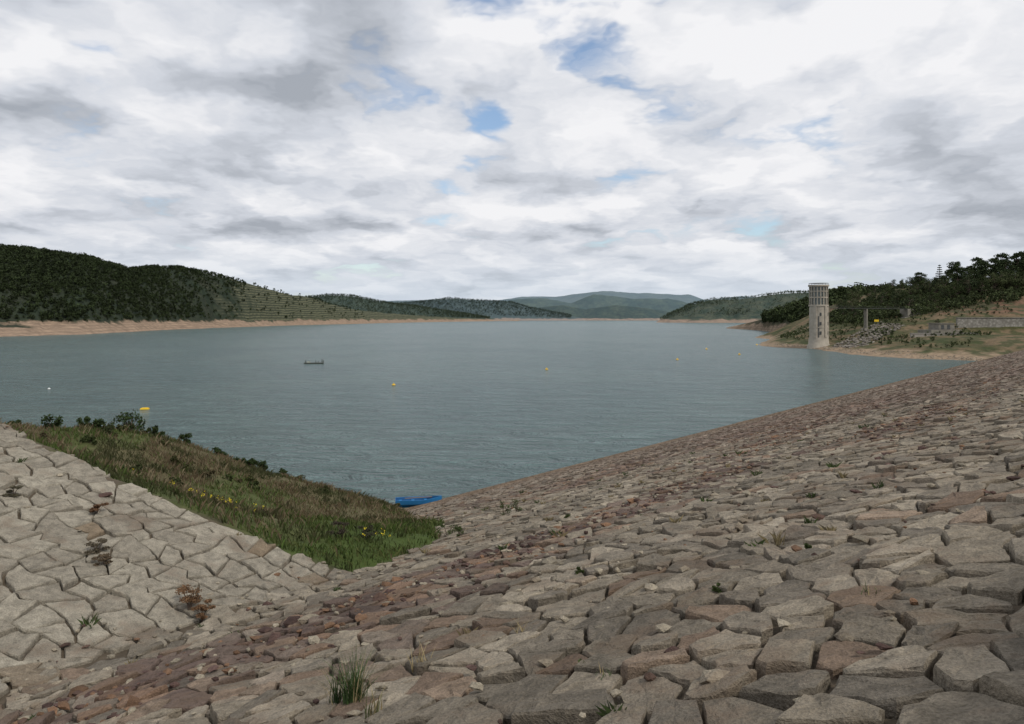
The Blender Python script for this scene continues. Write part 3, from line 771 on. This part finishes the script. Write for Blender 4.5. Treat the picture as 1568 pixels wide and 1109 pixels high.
n=900;u=rng.uniform(0,1,n);sx=np.interp(u,[0,.2,.4,.6,.8,1],[147,158,160,156,164,180]);sy=np.interp(u,[0,.2,.4,.6,.8,1],[428,405,380,345,302,285])
x=sx+rng.uniform(0,7,n);y=sy+rng.uniform(-2,4,n)
rocks('shore_rocks',np.stack([x,y,Bz(x,y)],-1),rng.uniform(.15,.6,n),np.array([.3,.25,.19])*(.6+.7*rng.random(n))[:,None],SM)
# ------------------------------------------------------------------ blue rowing boat
def hull(name,L_,Wd,H,mat,inner,par,bow=.9):
    ns=15;V=[];F=[]
    prof=[]
    for i in range(ns):
        t=i/(ns-1);x=(t-.5)*L_
        wv=Wd/2*(1-max(0,(t-.45)/.55)**2.2)*(.82+.18*min(1,t/.3));wv=max(wv,.03)
        sheer=H*(1+.35*max(0,(t-.5)*2)**2+.06*(1-t));kz=.0+.35*H*max(0,(t-.8)/.2)**2
        prof.append((x,wv,sheer,kz))
    def ring(x,w,s,kz,o):
        return [(x,-w,s),(x,-w*.9,s*.45+kz*.5),(x,-w*.55,kz+.03),(x,0,kz),(x,w*.55,kz+.03),(x,w*.9,s*.45+kz*.5),(x,w,s)]
    for p in prof:V+=ring(*p,0)
    for i in range(ns-1):
        for k in range(6):F.append((i*7+k,(i+1)*7+k,(i+1)*7+k+1,i*7+k+1))
    lp=list(np.array(F).ravel());cnt=[4]*len(F);lp+=list(range(7));cnt.append(7)
    o=np_mesh(name,V,cnt,lp,[mat,inner],None,False)
    s=o.modifiers.new('s','SOLIDIFY');s.thickness=.05;s.offset=-1;s.material_offset=1
    child(o,par);return prof
blue=plain('blue_paint',(.012,.10,.27),.5,3,.2,.4);bl2=plain('blue_inner',(.02,.16,.38),.55,3,.15)
bt=empty('rowing_boat',(-8.2,65.0,.05),.16)
pf=hull('hull',4.0,1.4,.55,blue,bl2,bt)
for x,wd in((-1.6,1.0),(-.5,1.2),(.6,1.15)):box('thwart',(x,0,.4),(.26,wd,.04),bl2,bt)
for s in(-1,1):
    V=[];F=[]
    for (x,w_,sh,kz) in pf:
        for a,b in((0,0),(.06,0),(.06,.05),(0,.05)):V.append((x,s*(w_-.02+a),sh-.02+b))
    for i in range(len(pf)-1):
        for k in range(4):F.append((i*4+k,i*4+(k+1)%4,(i+1)*4+(k+1)%4,(i+1)*4+k))
    child(np_mesh('gunwale',V,[4]*len(F),np.array(F).ravel(),bl2),bt)
box('oar',(0,.3,.6),(2.4,.05,.05),plain('oar_wood',(.3,.2,.1)),bt,.1)
wh=plain('white_paint',(.75,.75,.73),.4)
def buoy(x,y,r,mat):
    e=empty('mooring_buoy',(x,y,0))
    lathe('float',[(r*.35,-r*.6),(r*.85,-r*.35),(r,0),(r*.85,r*.4),(r*.5,r*.65),(r*.18,r*.8),(r*.12,r*1.3)],mat,20,e)
    lathe('collar',[(r*1.04,-.08),(r*1.04,.08)],td,20,e);lathe('eye',[(r*.2,r*1.3),(r*.2,r*1.42)],tm,12,e)
for k,d in ((-.160,181),(.0468,236),(.2235,292),(.263,389),(.3074,333),(.331,450)):
    buoy(k*d,d,.40+.0006*d,Yl)
buoy(-.626*171,171,.35,wh)
pb=empty('yellow_pontoon_float',(-66.3,133.5,0),.2)
for s in(-.3,.3):
    o=lathe('float_tube',[(.05,-.75),(.22,-.6),(.23,0),(.22,.6),(.05,.75)],Yl,14,pb);o.rotation_euler=(0,math.pi/2,0);o.location=(0,s,.05)
box('deck',(0,0,.28),(.9,.75,.08),Yl,pb);box('post',(0,0,.5),(.08,.08,.4),tm,pb)
rf=empty('mooring_raft',(-71.5,267,0),.1)
wd=plain('dark_timber',(.06,.065,.055),.9)
box('deck',(0,0,.3),(7,2.2,.15),wd,rf)
for s in(-.8,.8):box('pontoon',(0,s,.05),(6.6,.6,.35),wd,rf,0,.1)
for x,h in((-3,.9),(-1.6,.6),(.6,.8),(1.6,.5),(2.8,1.2),(3.3,.9)):box('post',(x,.3,.38+h/2),(.22,.22,h),wd,rf)
box('crate',(-1.9,0,.6),(1.2,.8,.45),plain('raft_crate',(.3,.33,.28)),rf,.2)
# ------------------------------------------------------------------ light
SUN=Vector((.737*math.cos(math.radians(48)),-.676*math.cos(math.radians(48)),math.sin(math.radians(48))))
sd=bpy.data.lights.new('sun','SUN');sd.energy=1.9;sd.angle=math.radians(10);sd.color=(1,.94,.84)
so=bpy.data.objects.new('sun',sd);COL.objects.link(so);so.rotation_euler=(-SUN).to_track_quat('-Z','Y').to_euler()
wd_=bpy.data.worlds.new('World');sc.world=wd_;wd_.use_nodes=True
N=wd_.node_tree.nodes;L=wd_.node_tree.links;N.clear()
out=N.new('ShaderNodeOutputWorld')
sky=N.new('ShaderNodeTexSky');sky.sky_type='NISHITA';sky.sun_disc=False;sky.sun_elevation=math.radians(48)
sky.sun_rotation=math.atan2(SUN.x,SUN.y)
bg1=N.new('ShaderNodeBackground');L.new(sky.outputs[0],bg1.inputs[0]);bg1.inputs[1].default_value=.15
tcd=N.new('ShaderNodeTexCoord').outputs['Generated']
sp=N.new('ShaderNodeSeparateXYZ');L.new(tcd,sp.inputs[0])
zc=mth(N,L,'ADD',mth(N,L,'MAXIMUM',sp.outputs[2],0.),.19)
cb_=N.new('ShaderNodeCombineXYZ');L.new(mth(N,L,'DIVIDE',sp.outputs[0],zc),cb_.inputs[0]);L.new(mth(N,L,'DIVIDE',sp.outputs[1],zc),cb_.inputs[1])
pv=cb_.outputs[0]
def off(v,o,s=(1,1,1)):
    m=N.new('ShaderNodeMapping');m.inputs['Location'].default_value=o;m.inputs['Scale'].default_value=s;L.new(v,m.inputs[0]);return m.outputs[0]
nz=N.new('ShaderNodeTexNoise');nz.noise_dimensions='2D';nz.inputs['Scale'].default_value=3.2;nz.inputs['Detail'].default_value=4;nz.inputs['Roughness'].default_value=.6;L.new(pv,nz.inputs['Vector'])
vm=N.new('ShaderNodeVectorMath');vm.operation='MULTIPLY_ADD';L.new(nz.outputs['Color'],vm.inputs[0]);vm.inputs[1].default_value=(.42,.42,0);L.new(pv,vm.inputs[2])
wob=vm.outputs[0]
def puff(o,det=2.):
    v=N.new('ShaderNodeTexVoronoi');v.voronoi_dimensions='2D';v.feature='SMOOTH_F1';v.inputs['Smoothness'].default_value=.35;v.inputs['Scale'].default_value=1.9
    v.inputs['Detail'].default_value=det;v.inputs['Roughness'].default_value=.5;v.inputs['Lacunarity'].default_value=2.3
    L.new(off(wob,o,(1,.8,1)),v.inputs['Vector']);return mth(N,L,'SUBTRACT',1.,v.outputs['Distance'])
P1=puff((3.1,7.7,0));P2=puff((3.14,7.7-.22,0),1.)
cov=noise(N,L,off(pv,(4.3,1.2,0)),1.1,2,.5,0,'2D')
fine=noise(N,L,off(wob,(1,2,0)),6.,4,.6,0,'2D')
def spot(px,py,r0,r1):
    v=Vector(((px-784)/1132,1,(487-py)/1132)).normalized()
    d=N.new('ShaderNodeVectorMath');d.operation='DISTANCE';L.new(tcd,d.inputs[0]);d.inputs[1].default_value=v
    return maprange(N,L,d.outputs['Value'],r0,r1,1,0,True)
dens=mth(N,L,'ADD',mth(N,L,'MULTIPLY',cov,.5),mth(N,L,'MULTIPLY',P1,.55))
dens=mth(N,L,'ADD',dens,mth(N,L,'MULTIPLY',fine,.22))
dens=mth(N,L,'ADD',dens,.215)
for a in ((860,15,.0,.15,.36),(730,10,0,.08,.24),(140,105,0,.07,.28),(755,185,0,.05,.28),(1200,255,0,.12,.15),(600,300,0,.14,.12),(980,290,0,.12,.15),(230,330,0,.1,.14)):
    dens=mth(N,L,'SUBTRACT',dens,mth(N,L,'MULTIPLY',spot(*a[:4]),a[4]))
mask=maprange(N,L,dens,.30,.56,0,1,True)
emb_=mth(N,L,'SUBTRACT',P1,P2)
sh=mth(N,L,'ADD',.74,mth(N,L,'MULTIPLY',emb_,.75))
sh=mth(N,L,'ADD',sh,mth(N,L,'MULTIPLY',mth(N,L,'SUBTRACT',fine,.5),.45))
sh=mth(N,L,'SUBTRACT',sh,mth(N,L,'MULTIPLY',maprange(N,L,cov,.48,.68,0,1,True),.16))
for a in ((520,60,.02,.24,.36),(1540,270,.0,.18,.28),(250,220,0,.18,.15),(380,240,0,.08,.1),(1420,200,0,.1,.1)):
    sh=mth(N,L,'SUBTRACT',sh,mth(N,L,'MULTIPLY',spot(*a[:4]),a[4]))
for a in ((1250,80,0,.32,.2),(180,150,0,.14,.15),(730,110,0,.16,.15)):
    sh=mth(N,L,'ADD',sh,mth(N,L,'MULTIPLY',spot(*a[:4]),a[4]))
cr=N.new('ShaderNodeValToRGB');L.new(sh,cr.inputs[0])
e=cr.color_ramp.elements;e[0].position=.0;e[0].color=(.38,.41,.46,1);e[1].position=1;e[1].color=(.90,.90,.92,1)
e2=cr.color_ramp.elements.new(.5);e2.color=(.64,.67,.73,1)
hzf=maprange(N,L,sp.outputs[2],-.01,.12,.75,0,True)
cc_=mixc(N,L,hzf,cr.outputs[0],(.60,.68,.77))
bg2=N.new('ShaderNodeBackground');L.new(cc_,bg2.inputs[0]);bg2.inputs[1].default_value=1.
mx=N.new('ShaderNodeMixShader')
mf=mth(N,L,'MAXIMUM',mask,hzf)
L.new(mf,mx.inputs[0]);L.new(bg1.outputs[0],mx.inputs[1]);L.new(bg2.outputs[0],mx.inputs[2]);L.new(mx.outputs[0],out.inputs[0])
# ------------------------------------------------------------------ camera
cd=bpy.data.cameras.new('camera');cd.lens=26;cd.sensor_width=36;cd.clip_start=.1;cd.clip_end=60000;cd.shift_y=-.043
co=bpy.data.objects.new('camera',cd);COL.objects.link(co);co.location=(0,0,CAMZ);co.rotation_euler=(math.pi/2,0,0);sc.camera=co
